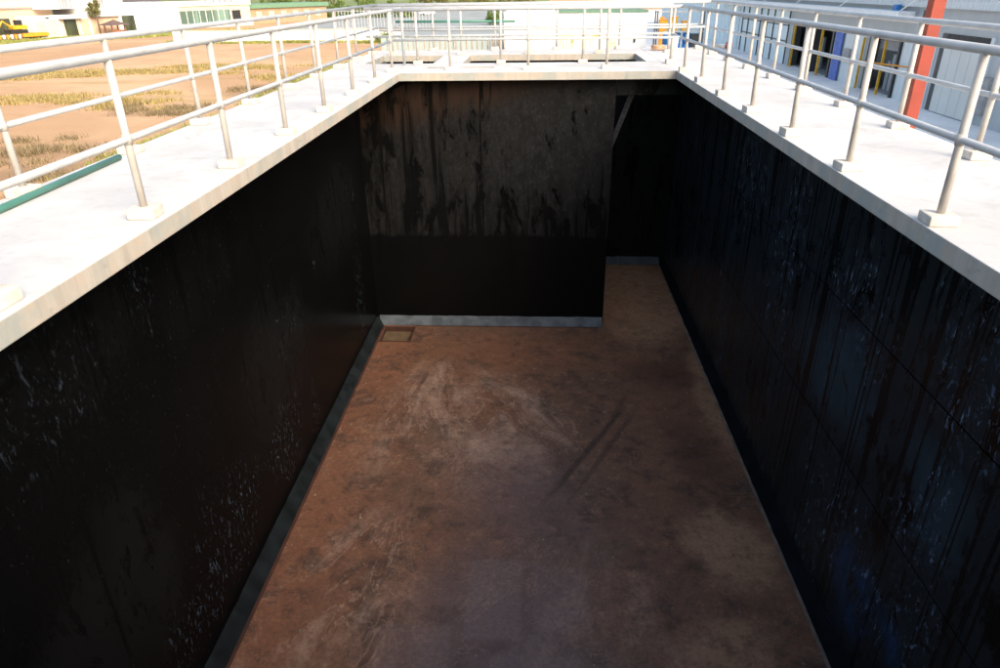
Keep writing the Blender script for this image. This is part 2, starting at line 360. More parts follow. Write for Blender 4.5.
# ------------------------------------------------------------------ geometry helpers
def link(o, parent=None):
    COL.objects.link(o)
    if parent is not None:
        o.parent = parent
        o.matrix_parent_inverse = parent_world(parent).inverted()
    return o
def parent_world(p):
    mloc = Matrix.Translation(p.location) @ p.rotation_euler.to_matrix().to_4x4()
    return mloc if p.parent is None else parent_world(p.parent) @ p.matrix_parent_inverse @ mloc if False else mloc
def mesh(name, V, Fc, mat, parent=None, smooth=False, loc=None):
    me = bpy.data.meshes.new(name); me.from_pydata([tuple(v) for v in V], [], Fc); me.update()
    me.materials.append(mat)
    if smooth: me.polygons.foreach_set('use_smooth', [True]*len(me.polygons))
    o = bpy.data.objects.new(name, me)
    if loc: o.location = loc
    return link(o, parent)
def tag(o, label=None, cat=None, group=None, kind=None):
    if label: o['label'] = label
    if cat: o['category'] = cat
    if group: o['group'] = group
    if kind: o['kind'] = kind
    return o
def thing(name, label, cat, loc=(0,0,0), group=None):
    o = bpy.data.objects.new(name, None); o.location = loc; o.empty_display_size = .2
    COL.objects.link(o); return tag(o, label, cat, group)

BF = [(0,3,2,1),(4,5,6,7),(0,1,5,4),(1,2,6,5),(2,3,7,6),(3,0,4,7)]
class MB:
    """collects boxes, tubes, prisms into ONE mesh"""
    def __init__(s, xf=None): s.V = []; s.F = []; s.xf = xf
    def add(s, V, Fc):
        b = len(s.V)
        s.V += [s.xf(*v) if s.xf else tuple(v) for v in V]; s.F += [tuple(i+b for i in f) for f in Fc]; return s
    def box(s, x0, x1, y0, y1, z0, z1):
        return s.add([(x0,y0,z0),(x1,y0,z0),(x1,y1,z0),(x0,y1,z0),(x0,y0,z1),(x1,y0,z1),(x1,y1,z1),(x0,y1,z1)], BF)
    def prism(s, prof, axis, a, b):
        """extrude a closed 2-D profile along axis ('x': prof=(y,z); 'y': prof=(x,z); 'z': prof=(x,y))"""
        n = len(prof)
        def P(p, t): return (t, p[0], p[1]) if axis == 'x' else (p[0], t, p[1]) if axis == 'y' else (p[0], p[1], t)
        V = [P(p, a) for p in prof] + [P(p, b) for p in prof]
        Fc = [(i, (i+1) % n, n+(i+1) % n, n+i) for i in range(n)] + [tuple(range(n))[::-1], tuple(range(n, 2*n))]
        return s.add(V, Fc)
    def tube(s, pts, r, seg=12, caps=True):
        pts = [Vector(p) for p in pts]; V = []; Fc = []; n = len(pts); prev = None
        rs = r if isinstance(r, (list, tuple)) else [r]*n
        for i, p in enumerate(pts):
            d = (pts[min(i+1, n-1)] - pts[max(i-1, 0)]).normalized()
            if prev is None:
                a = d.orthogonal().normalized()
            else:
                a = (prev - d*prev.dot(d)).normalized()
            prev = a; b = d.cross(a)
            for k in range(seg):
                t = 2*math.pi*k/seg; V.append(p + (a*math.cos(t) + b*math.sin(t))*rs[i])
        for i in range(n-1):
            for k in range(seg):
                k2 = (k+1) % seg; Fc.append((i*seg+k, i*seg+k2, (i+1)*seg+k2, (i+1)*seg+k))
        if caps: Fc += [tuple(range(seg))[::-1], tuple((n-1)*seg+k for k in range(seg))]
        return s.add(V, Fc)
    def build(s, name, mat, parent=None, smooth=False, bevel=0):
        o = mesh(name, s.V, s.F, mat, parent, False)
        bm = bmesh.new(); bm.from_mesh(o.data); bmesh.ops.recalc_face_normals(bm, faces=bm.faces)
        if bevel: bmesh.ops.bevel(bm, geom=list(bm.edges), offset=bevel, segments=2, profile=.6, affect='EDGES')
        if smooth:
            for f in bm.faces: f.smooth = len(f.verts) <= 4
        bm.to_mesh(o.data); bm.free()
        return o
def box(name, x0, x1, y0, y1, z0, z1, mat, parent=None, bevel=0, xf=None):
    return MB(xf).box(x0, x1, y0, y1, z0, z1).build(name, mat, parent, bevel=bevel)
def tube(name, pts, r, mat, parent=None, seg=14, xf=None):
    return MB(xf).tube(pts, r, seg).build(name, mat, parent, smooth=True)

# ------------------------------------------------------------------ the setting: ground sheets
G = -5.7                     # yard level outside the tank
ground = mesh('ground', [(-1500,-300,G),(1500,-300,G),(1500,2500,G),(-1500,2500,G)], [(0,1,2,3)], M['ground']); tag(ground, kind='structure')
ap = mesh('apron', [(5.5,-60,G+.004),(400,-60,G+.004),(400,240,G+.004),(5.5,240,G+.004)], [(0,1,2,3)], M['apron']); tag(ap, kind='structure')
yd = mesh('yard', [(-45,119,G+.008),(5.45,119,G+.008),(5.45,420,G+.008),(-95,420,G+.008)], [(0,1,2,3)], M['asphalt']); tag(yd, kind='structure')

md = mesh('meadow', [(-700,262,G+.012),(5.45,262,G+.012),(5.45,1500,G+.012),(-700,1500,G+.012)], [(0,1,2,3)], M['meadow']); tag(md, kind='structure')
# ------------------------------------------------------------------ the tank
FZ = -5.55; ST = -.142                        # floor level, slab underside
XL, XR = -3.71, 3.56                          # inner wall faces
YN, YB, YD = -.6, 14.48, 18.5                 # near wall, baffle wall, deep end wall
ROWS = [ST, -1.86, -3.45, FZ]
# floor sheet with a sump hole in the far left corner
px0, px1, py0, py1 = -3.50, -2.82, 13.52, 14.26
fx0, fx1, fy0, fy1 = XL-.02, XR+.02, YN-.05, YD+.02
V = []; Fc = []
def quad(x0, x1, y0, y1):
    b = len(V); V.extend([(x0,y0,FZ),(x1,y0,FZ),(x1,y1,FZ),(x0,y1,FZ)]); Fc.append((b,b+1,b+2,b+3))
quad(fx0, fx1, fy0, py0); quad(fx0, px0, py0, py1); quad(px1, fx1, py0, py1); quad(fx0, fx1, py1, fy1)
tf = mesh('tank_floor', V, Fc, M['floor']); tag(tf, kind='structure')
pb = MB()
d = .13
pb.add([(px0,py0,FZ),(px1,py0,FZ),(px1,py1,FZ),(px0,py1,FZ),(px0,py0,FZ-d),(px1,py0,FZ-d),(px1,py1,FZ-d),(px0,py1,FZ-d)],
       [(4,5,6,7),(0,4,7,3),(1,2,6,5),(0,1,5,4),(3,7,6,2)])
sp = mesh('sump', pb.V, pb.F[:1], M['sump'], tf)
mesh('sump_side', pb.V, pb.F[1:], M['edge_rust'], sp)  # darker sides put the shade of a deeper pit into the colour
lip = MB()
lip.box(px0-.03, px1+.03, py0-.03, py0, FZ+.001, FZ+.012); lip.box(px1, px1+.03, py0+.0005, py1, FZ+.001, FZ+.012)
lip.build('sump_lip', M['edge_rust'], sp)
# floor slab body below the sheet
box('floor_slab', XL-.3, XR+.3, YN-.3, YD+.3, G-.02, FZ-d-.004, M['backing'], tf)

PANELS = {}
def panel(parent, kind, w_, h_, th, mat, loc, axis, g=.003, gz=None):
    gz = g if gz is None else gz
    """one form panel of the wall lining; alike panels share their mesh. axis: outward normal 'x+','x-','y-','y+'"""
    key = (kind, round(w_, 3), round(h_, 3), axis)
    if key not in PANELS:
        mb = MB()
        if axis[0] == 'x': mb.box(0, th if axis[1] == '-' else -th, g, w_-g, gz, h_-gz)
        else: mb.box(g, w_-g, 0, th, gz, h_-gz)
        me = bpy.data.meshes.new('panel'); me.from_pydata(mb.V, [], mb.F); me.materials.append(mat)
        bm = bmesh.new(); bm.from_mesh(me); bmesh.ops.recalc_face_normals(bm, faces=bm.faces); bm.to_mesh(me); bm.free()
        PANELS[key] = me
    o = bpy.data.objects.new('panel', PANELS[key]); o.location = loc
    return link(o, parent)

def fillet(prof, axis, a, b, mat, parent, seed):
    rnd = random.Random(seed); n = max(3, int((b-a)/.22)); V = []; Fc = []; k = len(prof)
    for i in range(n+1):
        q = a + (b-a)*i/n
        for m_, (u, z) in enumerate(prof):
            ju, jz = (rnd.gauss(0, .006), rnd.gauss(0, .005)) if m_ in (2, 3) else (0, 0)
            V.append((q, u+ju, z+jz) if axis == 'x' else (u+ju, q, z+jz))
    for i in range(n):
        for m_ in range(k-1): Fc.append((i*k+m_, i*k+m_+1, (i+1)*k+m_+1, (i+1)*k+m_))
    Fc += [tuple(range(k)), tuple(n*k+m_ for m_ in range(k))[::-1]]
    o = mesh('fillet', V, Fc, mat, parent)
    bm = bmesh.new(); bm.from_mesh(o.data); bmesh.ops.recalc_face_normals(bm, faces=bm.faces); bm.to_mesh(o.data); bm.free()
    return o
def side_wall(name, label, x, axis, mat, ya, yb, skirt_mat, edge_mat, fx):
    sgn = -1 if axis == 'x+' else 1          # direction into the concrete
    t = thing('tank_wall', label, 'tank wall', (x + sgn*.15, (ya+yb)/2, G))
    core0, core1 = sorted((x + sgn*.004, x + sgn*.30))
    box('core', core0, core1, ya, yb, G, ST-.002, M['backing'], t)
    pw = 1.2 if name == 'right' else 2.4; n = int((yb-ya)/pw) + 1
    for r in range(3):
        for k in range(n):
            y0 = ya + k*pw; y1 = min(yb, y0+pw)
            if y1-y0 < .05: continue
            j = random.uniform(-.0012, .0012)
            panel(t, name, y1-y0, ROWS[r]-ROWS[r+1], .008, mat, (x + j, y0, ROWS[r+1]), 'x-' if sgn > 0 else 'x+', .004 if name == 'right' else .002, .009 if name == 'right' else .002)
    # mortar fillet along the foot of the wall, in lengths
    ys = [ya + .6, 4.2, 8.6, 13.0, yb]
    for a, b in zip(ys, ys[1:]):
        fillet([(x + sgn*.02, FZ-.01), (x + sgn*.02, FZ+.205), (x - sgn*.004, FZ+.19), (fx, FZ+.012), (fx, FZ-.01)], 'y', a+.003, b-.003, skirt_mat, t, int(a*10))
    e0, e1 = sorted((fx - sgn*.001, fx - sgn*.045))
    box('edge_strip', e0, e1, ya+.6, yb-.2, FZ-.01, FZ+.009, edge_mat, t)
    return t
side_wall('left', 'long black coated tank wall on the left, below the walkway with the green pipe', XL, 'x+', M['wall_left'], YN, YB-.003, M['skirt_left'], M['edge_rust'], -3.56)
side_wall('right', 'long black coated tank wall on the right with bluish dull streaks', XR, 'x-', M['wall_right'], YN, YD-.003, M['skirt_right'], M['edge_pale'], 3.42)

# baffle wall facing the camera, stops short of the right wall
BX1 = 1.53
t = thing('baffle_wall', 'black wall across the far end, streaked grey above and pure black below', 'tank wall', ((XL+BX1)/2, YB+.15, FZ))
box('core', XL-.28, BX1-.012, YB+.004, YB+.30, FZ-.02, ST-.002, M['backing'], t)
pw = (BX1-XL)/5
for r in range(3):
    for k in range(5):
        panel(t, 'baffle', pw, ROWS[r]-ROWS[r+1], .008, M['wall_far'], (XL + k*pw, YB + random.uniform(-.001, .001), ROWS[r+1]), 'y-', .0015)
# end face of the baffle wall
box('end_panel', BX1-.012, BX1, YB+.016, YB+.30, FZ, ST-.002, M['wall_deep'], t)
for a, b in ((XL+.05, -2.05), (-2.044, -.9), (-.894, BX1-.02)):
    fillet([(YB+.02, FZ-.01), (YB+.02, FZ+.20), (YB-.004, FZ+.187), (YB-.15, FZ+.012), (YB-.15, FZ-.01)], 'x', a, b, M['skirt_far'], t, 3)
box('edge_strip', px1+.02, BX1-.1, YB-.19, YB-.152, FZ-.01, FZ+.006, M['edge_rust'], t)
# lintel over the passage
t = thing('lintel', 'black beam over the opening at the far right corner', 'beam', (2.5, YB, -.48))
box('beam', BX1+.002, XR-.003, YB, YB+.30, -.48, ST-.002, M['wall_deep'], t)
# deep end wall behind the baffle
t = thing('end_wall', 'dark end wall seen through the opening beside the right wall', 'tank wall', (0, YD+.15, FZ))
box('core', XL-.28, XR+.29, YD+.012, YD+.30, G, ST-.002, M['backing'], t)
pw = (XR-XL)/6
for r in range(3):
    for k in range(6):
        panel(t, 'deep', pw, ROWS[r]-ROWS[r+1], .012, M['wall_deep'], (XL + k*pw, YD, ROWS[r+1]), 'y-')
for a, b in ((XL+.05, 1.2), (1.206, 2.35), (2.356, XR-.14)):
    fillet([(YD+.02, FZ-.01), (YD+.02, FZ+.20), (YD-.004, FZ+.187), (YD-.15, FZ+.012), (YD-.15, FZ-.01)], 'x', a, b, M['skirt_deep'], t, 4)
# hidden left side of the rear chamber and the near wall under the camera
t = thing('chamber_wall', 'outer concrete wall of the rear chamber at the far left', 'tank wall', (XL-.15, 16.5, G))
box('core', XL-.30, XL, YB+.31, YD+.01, G, ST-.002, M['wall_deep'], t)
t = thing('near_wall', 'tank wall below the photographer', 'tank wall', (0, YN-.15, G))
box('core', XL-.30, XR+.30, YN-.30, YN-.004, G, ST-.002, M['wall_deep'], t)
# pale strip just behind the baffle's edge, shaped as a leaning board
bd = MB()
pa, pb_ = Vector((1.94, 15.2, -.545)), Vector((1.70, 16.2, -1.72))
dv = (pa-pb_).normalized(); sx = Vector((1, 0, 0)); sx = (sx - dv*sx.dot(dv)).normalized(); ny = dv.cross(sx)
hw, ht = .05, .02
bd.add([p + sx*a*hw + ny*b*ht for p in (pb_ - dv*3.2, pa) for a, b in ((-1,-1),(1,-1),(1,1),(-1,1))], BF)
o = bd.build('leaning_strip', M['stripgrey']); tag(o, 'pale grey strip leaning in the opening beside the far wall', 'board')

# ------------------------------------------------------------------ walkway slabs
SLX0, SLX1 = -4.33, -2.7215
SRX0, SRX1 = 2.6119, 4.20
YF = 14.13; YF2 = 16.02; YK = 18.02; YK2 = 19.55
def slab(label, x0, x1, y0, y1, z1=0.0):
    o = box('walkway', x0, x1, y0, y1, ST, z1, M['concrete'], bevel=.008); tag(o, label, kind='structure'); return o
slab('white concrete walkway along the left side', SLX0, SLX1, -3.0, YF-.002)
slab('white concrete walkway along the right side', SRX0, SRX1, -3.0, YK2)
slab('walkway piece at the far left corner', SLX0, -3.82, YF+.002, YK2)
slab('near walkway under the camera', SLX1+.003, SRX0-.003, -3.0, .30)
# far walkway with two narrow gate slots
mbf = MB()
s0, s1 = 15.00, 15.22
xs = [-3.817, -2.30, -1.84, -1.62, -.92, SRX0-.003]
mbf.box(xs[0], xs[5], YF, s0, ST, 0); mbf.box(xs[0], xs[5], s1, YF2, ST, 0)
mbf.box(xs[0], xs[1], s0+1e-4, s1-1e-4, ST, 0); mbf.box(xs[2], xs[3], s0+1e-4, s1-1e-4, ST, 0); mbf.box(xs[4], xs[5], s0+1e-4, s1-1e-4, ST, 0)
o = mbf.build('walkway', M['concrete']); tag(o, 'white concrete walkway across the far end with two narrow slots', kind='structure')
slab('narrow cross walkway between the two rear openings', -2.32, -1.66, YF2+.003, YK-.003)
slab('rear walkway behind the openings', -3.817, SRX0-.003, YK, YK2)
slab('short slab at the right end of the rear opening', 2.30, SRX0-.003, YF2+.003, YK-.003)
# rear outer face wall under the rear walkway keeps the tank closed
# ------------------------------------------------------------------ railings
def arc(c, r, a0, a1, plane, n=7):
    out = []
    for i in range(n+1):
        a = math.radians(a0 + (a1-a0)*i/n)
        if plane == 'yz': out.append((c[0], c[1]+r*math.cos(a), c[2]+r*math.sin(a)))
        else: out.append((c[0]+r*math.cos(a), c[1]+r*math.sin(a), c[2]))
    return out
BLOCKS = {}
def block_mesh(h):
    if h not in BLOCKS:
        o = MB().box(-.097, .097, -.097, .097, 0, h).build('base_block', M['block'], bevel=.012)
        BLOCKS[h] = o.data; bpy.data.objects.remove(o)
    return BLOCKS[h]
def railing(label, path_top, path_mid, posts, R=1.1, rt=.030, rm=.024, rp=.027, block=True):
    t = thing('railing', label, 'railing', (posts[0][0], posts[0][1], 0), 'railings round the tank')
    tube('top_rail', path_top, rt, M['rail'], t, 16)
    tube('mid_rail', path_mid, rm, M['rail'], t, 14)
    for (x, y) in posts:
        jx, jy = random.uniform(-.006, .006), random.uniform(-.006, .006)
        p = tube('post', [(x+jx, y+jy, .0), (x, y, R-.02)], rp, M['post'], t, 14)
        tube('collar', [(x, y, RM-.035), (x, y, RM+.035)], rp+.005, M['post'], p, 12)
        if block:
            b = bpy.data.objects.new('base_block', block_mesh(random.choice((.07, .078, .085)))); b.location = (x, y, .001)
            b.rotation_euler = (0, 0, random.uniform(-.09, .09)); link(b, p)
    return t
RT, RM = 1.1, .559
xl = -2.885
ps = [4.8018 + 1.588*k for k in range(-3, 7)]
railing('pale pipe railing on the inner edge of the left walkway',
        [(xl, -1.0, RT)] + [(xl, 2+i*3.0, RT) for i in range(5)] + arc((xl, 15.58, RT-.12), .12, 90, 0, 'yz') + [(xl, 15.70, 0)],
        [(xl, -1.0, RM), (xl, 7, RM), (xl, 14.33, RM)], [(xl, y) for y in ps])
xo = -4.193
railing('pale pipe railing on the outer edge of the left walkway',
        [(xo, -1.0, RT), (xo, 9, RT), (xo, 19.32, RT)], [(xo, -1.0, RM), (xo, 9, RM), (xo, 19.32, RM)], [(xo, 5.3486 + 1.6494*k) for k in range(-3, 9)])
xr = 2.7264
railing('pale pipe railing on the inner edge of the right walkway',
        [(xr, -1.0, RT), (xr, 7, RT), (xr, 15.55, RT)], [(xr, -1.0, RM), (xr, 7, RM), (xr, 15.55, RM)], [(xr, 4.6915 + 1.5502*k) for k in range(-3, 8)])
xq = 4.036
railing('pale pipe railing on the outer edge of the right walkway, by the red column',
        [(xq, -1.0, RT), (xq, 9, RT), (xq, 19.32, RT)], [(xq, -1.0, RM), (xq, 9, RM), (xq, 19.32, RM)], [(xq, 6.6512 + 1.5599*k) for k in range(-4, 9)])
def xrail(label, y, x0, x1, posts, **k):
    return railing(label, [(x0, y, RT), ((x0+x1)/2, y, RT), (x1, y, RT)], [(x0, y, RM), ((x0+x1)/2, y, RM), (x1, y, RM)], [(x, y) for x in posts], **k)
xrail('pale railing across the far walkway, nearest the tank', 14.65, xl, xr, [-1.77, -.22, 1.33])
xrail('pale railing along the front of the rear openings', 15.88, -3.70, xr+.02, [-2.62, -.82, .93])
xrail('pale railing along the back of the rear openings', 18.14, -3.9, xq-.04, [-3.6, -1.9, -.25, 1.45, 3.1])
xrail('hindmost pale railing on the rear walkway', 19.35, xo+.03, xq-.03, [-2.75, -1.15, .45, 2.05, 3.3])
# green pipes
o = tube('green_pipe', [(-3.95, 1.6, .032), (-4.065, 4.89, .03), (-4.134, 6.67, .03)], .029, M['greenpipe'])
tag(o, 'green pipe lying on the left walkway against the outer railing', 'pipe')
o = tube('green_pipe', [(-3.72, 19.43, .70), (-.63, 19.43, .68)], .030, M['greenpipe'])
tag(o, 'green pipe fixed level along the hindmost railing', 'pipe')

# valve outside the right walkway
t = thing('valve', 'red valve standing outside the far end of the right railing', 'valve', (4.55, 18.2, G))
tube('riser', [(4.55, 18.2, G), (4.55, 18.2, .06)], .055, M['steelgrey'], t)
tube('body', [(4.55, 18.2, .05), (4.55, 18.2, .10), (4.55, 18.2, .20), (4.55, 18.2, .24)], [.05, .075, .075, .04], M['redpaint'], t)
tube('outlet', [(4.50, 18.25, .10), (4.40, 18.9, .10)], .045, M['steelgrey'], t)
# hose and bucket in the rear right corner
t = thing('hose_coil', 'coil of pale orange hose on the rear walkway in the far right corner', 'hose', (2.95, 18.75, 0))
hp = []
for i in range(97):
    a = i/96*2*math.pi*4; hp.append((2.95+(.13+.006*(i % 5))*math.cos(a), 18.75+.12*math.sin(a), .022+i/96*.10))
tube('hose', hp, .020, M['hose'], t, 8)
t = thing('bucket', 'pale grey bucket beside the orange hose coil', 'bucket', (3.3, 18.7, 0))
tube('pail', [(3.3, 18.7, .002), (3.3, 18.7, .28)], [.11, .14], M['canopy'], t)
tube('handle', [(3.3-.14*math.cos(a), 18.7, .27+.12*math.sin(a)) for a in [math.pi*i/8 for i in range(9)]], .006, M['steelgrey'], t, 6)

# ------------------------------------------------------------------ right side: warehouse, canopy, column
WX = 24.0
t = thing('warehouse', 'pale grey sheet metal warehouse with loading doors to the right', 'building', (WX+8, 70, G))
# facade wall in segments round the openings: (y0,y1,z0,z1) openings
OPEN = [(40.9, 45.6, G, -1.45), (50.6, 55.6, G, -2.1), (62.2, 72.5, G, -1.9)]
mb = MB(); ycur = 20.0; EV = 0.0
for (a, b, z0, z1) in OPEN:
    mb.box(WX, WX+.25, ycur, a, G, EV); mb.box(WX, WX+.25, a, b, z1, EV); ycur = b
mb.box(WX, WX+.25, ycur, 150, G, EV)
mb.build('wall', M['greywall'], t)
# ribbed upper cladding, proud of the wall, running out of the picture above
prof = []; y = 18.0; V = []; Fc = []
while y < 150:
    for dy, dx in ((0, 0), (.10, 0), (.13, -.04), (.20, -.04), (.23, 0)): prof.append((y+dy, WX-.25+dx))
    y += .33
for (yy, xx) in prof: V += [(xx, yy, EV-.02), (xx, yy, 7.5)]
Fc = [(2*i, 2*i+2, 2*i+3, 2*i+1) for i in range(len(prof)-1)]
mesh('cladding', V, Fc, M['clad'], t)
box('eaves_underside', WX-.24, WX+.02, 18, 150, EV-.05, EV-.022, M['greywall'], t)
mb = MB(); mb.add([(WX-.3, 18, 7.5), (WX+22, 18, 9.5), (WX+22, 150, 9.5), (WX-.3, 150, 7.5)], [(0,1,2,3)]).build('roof', M['clad'], t)
box('rear_body', WX+6, WX+22, 20, 150, G, 7.3, M['greywall'], t)
box('end_wall', WX+.26, WX+5.9, 19.9, 20.1, G, 7.2, M['greywall'], t)
box('inner_floor', WX+.3, WX+5.9, 21, 149, G+.01, G+.05, M['grey'], t)
# bright end: sliding door standing in its dark frame
box('door_frame', WX-.06, WX+.10, 45.3, 45.9, G, -1.35, M['darkframe'], t)
box('door_header', WX-.05, WX+.10, 40.9, 45.3, -1.75, -1.35, M['dark'], t)
dr = box('door', WX-.16, WX-.07, 41.3, 45.2, G+.05, -1.78, M['door'], t)
for y in (42.3, 43.3, 44.3): box('door_seam', WX-.168, WX-.161, y, y+.03, G+.1, -1.85, M['greywall'], dr)
box('door_jamb', WX-.10, WX+.02, 40.6, 40.9, G, -1.3, M['clad'], t)
box('cabinet', WX-.34, WX-.01, 39.7, 40.45, -5.1, -3.2, M['grey'], t)
# second loading bay
for y in (50.75, 55.35):
    box('bay_side', WX-.10, WX+.6, y, y+.22, G, -2.05, M['darkframe'], t)
for y in (52.35, 55.9):
    box('yellow_guard', WX-.36, WX-.22, y, y+.14, G, -2.2, M['yellow'], t)
for y, zt in ((53.0, -3.5), (53.7, -3.2), (54.4, -3.7)):
    box('stored_panel', WX+1.2, WX+1.4, y, y+.45, G, zt, M['greywall'], t)
box('bay_shutter', WX+.62, WX+.68, 50.9, 55.4, -2.9, -2.05, M['grey'], t)
box('wall_panel', WX-.05, WX-.004, 56.2, 59.9, G, -2.0, M['clad'], t)
box('meter_box', WX-.22, WX-.055, 58.4, 59.5, -4.1, -3.2, M['grey'], t)
box('blue_curtain', WX-.16, WX-.05, 60.3, 61.7, G, -1.9, M['violet'], t)
box('wall_panel', WX-.05, WX-.004, 46.3, 47.6, G, -1.6, M['clad'], t)
box('downpipe', WX-.16, WX-.03, 48.4, 48.6, G, -.2, M['darkframe'], t)
box('wall_panel', WX-.05, WX-.004, 49.2, 50.3, G, -1.9, M['clad'], t)
# third bay, wide and dark
for y in (62.3, 66.9, 72.1):
    box('bay_side', WX-.10, WX+.6, y, y+.3, G, -1.85, M['darkframe'], t)
for y in (64.2, 67.6, 71.2):
    box('yellow_guard', WX-.36, WX-.2, y, y+.18, G, -2.0, M['yellow'], t)
for y, zt in ((63.2, -3.2), (65.2, -3.8), (68.6, -3.0), (70.2, -3.6)):
    box('stored_panel', WX+1.5, WX+1.7, y, y+.7, G, zt, M['greywall'], t)
# glazed screen with dark mullions further on
box('screen', WX-.06, WX-.004, 73.6, 92, G, -1.0, M['paleblue'], t)
for y in [73.7, 76.1, 78.5, 80.9, 83.3, 85.7, 88.1, 90.5]: box('mullion', WX-.16, WX-.061, y, y+.16, G, -1.0, M['darkframe'], t)
for z in (-2.3, -3.7): 
    for y in [73.86, 76.26, 78.66, 80.90+.16, 83.46, 85.86, 88.26]: box('transom', WX-.14, WX-.061, y, y+2.2, z, z+.09, M['darkframe'], t)
# long pale blue ribbed wall
prof = []; y = 92.3; V = []
while y < 149:
    for dy, dx in ((0, 0), (.55, 0), (.65, -.16), (1.1, -.16), (1.2, 0)): prof.append((y+dy, WX-.05+dx))
    y += 1.35
for (yy, xx) in prof: V += [(xx, yy, G), (xx, yy, -.4)]
mesh('ribbed_wall', V, [(2*i, 2*i+2, 2*i+3, 2*i+1) for i in range(len(prof)-1)], M['paleblue'], t)
# orange service pipe on the facade
tube('service_pipe', [(WX-.45, 61.5, -4.05), (WX-.45, 47.5, -3.45)], .05, M['orange'], t, 8)
box('blue_lamp', WX-.6, WX-.27, 51.4, 51.9, -.55, .05, M['blue'], t)
# canopy with tie rods
c = box('canopy', 22.7, WX-.27, 49.4, 100, -.58, -.30, M['canopy'], t)
for y in (48.0, 58.0, 68.0, 78.0, 88.0):
    tube('tie_rod', [(22.8, y+1.6, -.30), (WX-.30, y+.6, .75)], .045, M['canopy'], c, 8)

t = thing('steel_column', 'red oxide steel column standing just beyond the right walkway', 'column', (12.1, 24.0, G))
mb = MB()
cx, cy, hw_, th_ = 12.10, 24.0, .19, .03
prof = [(cx-hw_, cy-hw_), (cx+hw_, cy-hw_), (cx+hw_, cy+hw_), (cx-hw_, cy+hw_)]
mb.prism(prof, 'z', G, 6.5).build('shaft', M['redsteel'], t, bevel=.012)
box('base_plate', cx-.32, cx+.32, cy-.32, cy+.32, G+.005, G+.04, M['redsteel'], t)

# ------------------------------------------------------------------ rear: white shed, racks, fences, vehicles
t = thing('white_shed', 'plain white shed behind the rear walkway with a thin green roof edge', 'building', (4.3, 95, G))
box('wall', -4.2, 12.7, 90, 100, G, -1.45, M['white'], t)
box('roof_edge', 2.0, 12.75, 89.9, 100.1, -1.44, -1.25, M['roofgreen'], t)
box('roof', -4.25, 1.99, 89.95, 100.1, -1.44, -1.30, M['white'], t)
for x in (3.9, 11.2):
    box('wall_lamp', x, x+.18, 89.7, 89.99, -4.7, -4.3, M['dark'], t)
box('plinth_band', -4.22, 12.72, 89.93, 89.99, G, G+.25, M['roofgreen'], t)
# yellow barriers in front of the shed
def barrier(x0, x1, z1, label, xs_):
    t = thing('barrier', label, 'barrier', ((x0+x1)/2, 88.5, G), 'yellow barriers')
    for x in xs_: box('bar', x, x+.10, 88.45, 88.55, G, z1, M['paleyellow'], t)
    box('rail', x0, x1+.1, 88.38, 88.44, z1-.45, z1-.3, M['paleyellow'], t)
    return t
barrier(2.0, 3.9, -3.4, 'tall pale yellow barrier left in front of the white shed', [2.0, 2.38, 2.76, 3.14, 3.52, 3.85])
barrier(4.9, 6.4, -3.3, 'middle pale yellow barrier in front of the white shed', [4.9, 5.4, 5.9, 6.3])
barrier(8.0, 8.8, -4.3, 'lowest pale yellow barrier right in front of the white shed', [8.0, 8.2, 8.4, 8.6, 8.8])
o = box('yellow_plate', 6.2, 7.2, 88.7, 88.76, -3.95, -3.6, M['yellow']); 
# make it a small sign on a stake
tag(o, 'small yellow board on a stake before the white shed', 'sign')
box('stake', 6.65, 6.73, 88.77, 88.83, G, -3.62, M['steelgrey'], o)

t = thing('storage_rack', 'grey storage rack between the white shed and the warehouse', 'rack', (15.6, 86, G))
for x in (13.05, 18.2):
    for y in (85.2, 86.8): box('upright', x, x+.14, y, y+.14, G, -1.2, M['darkframe'], t)
box('shelf', 13.05, 18.34, 85.19, 86.95, -3.35, -3.25, M['steelgrey'], t)
box('brace', 13.05, 18.34, 86.96, 87.0, -1.4, -1.28, M['steelgrey'], t)
o = box('orange_post', 13.35, 13.75, 84.6, 84.95, G, -1.75, M['orange']); tag(o, 'orange painted post left of the blue drums', 'post')
def drum(x, y, z, h, lab):
    t = thing('blue_drum', lab, 'drum', (x, y, z), 'blue drums on the rack')
    tube('barrel', [(x,y,z+.01),(x,y,z+.04),(x,y,z+h*.33),(x,y,z+h*.35),(x,y,z+h*.66),(x,y,z+h*.68),(x,y,z+h-.04),(x,y,z+h)], [.42,.46,.46,.485,.485,.46,.46,.42], M['blue'], t, 18)
    tube('lid', [(x,y,z+h),(x,y,z+h+.05)], .40, M['dark'], t, 18)
for x, nm in ((14.35, 'left'), (15.5, 'middle'), (16.65, 'right')):
    drum(x, 85.9, G+.0, 1.1, f'{nm} blue drum on the ground below the rack shelf')
    drum(x, 85.95, G+1.16, 1.0, f'{nm} blue drum stacked under the rack shelf')
for x, h, nm in ((13.9, 1.1, 'orange yellow crate nearest the white shed on the rack shelf'), (15.0, 1.35, 'yellow crate second from the white shed on the rack shelf'), (16.4, .9, 'low yellow crate right on the rack shelf')):
    t = thing('crate', nm, 'crate', (x, 86, -3.25), 'yellow crates on the rack')
    box('tub', x-.42, x+.42, 85.5, 86.5, -3.245, -3.25+h, M['yellow'], t)
    box('rim', x-.46, x+.46, 85.46, 86.54, -3.25+h+.002, -3.25+h+.1, M['orange'], t)
o = box('dark_cabinet', 17.0, 18.0, 85.4, 86.4, G, -3.6, M['darkframe']); tag(o, 'dark cabinet beside the blue drums under the rack', 'cabinet')

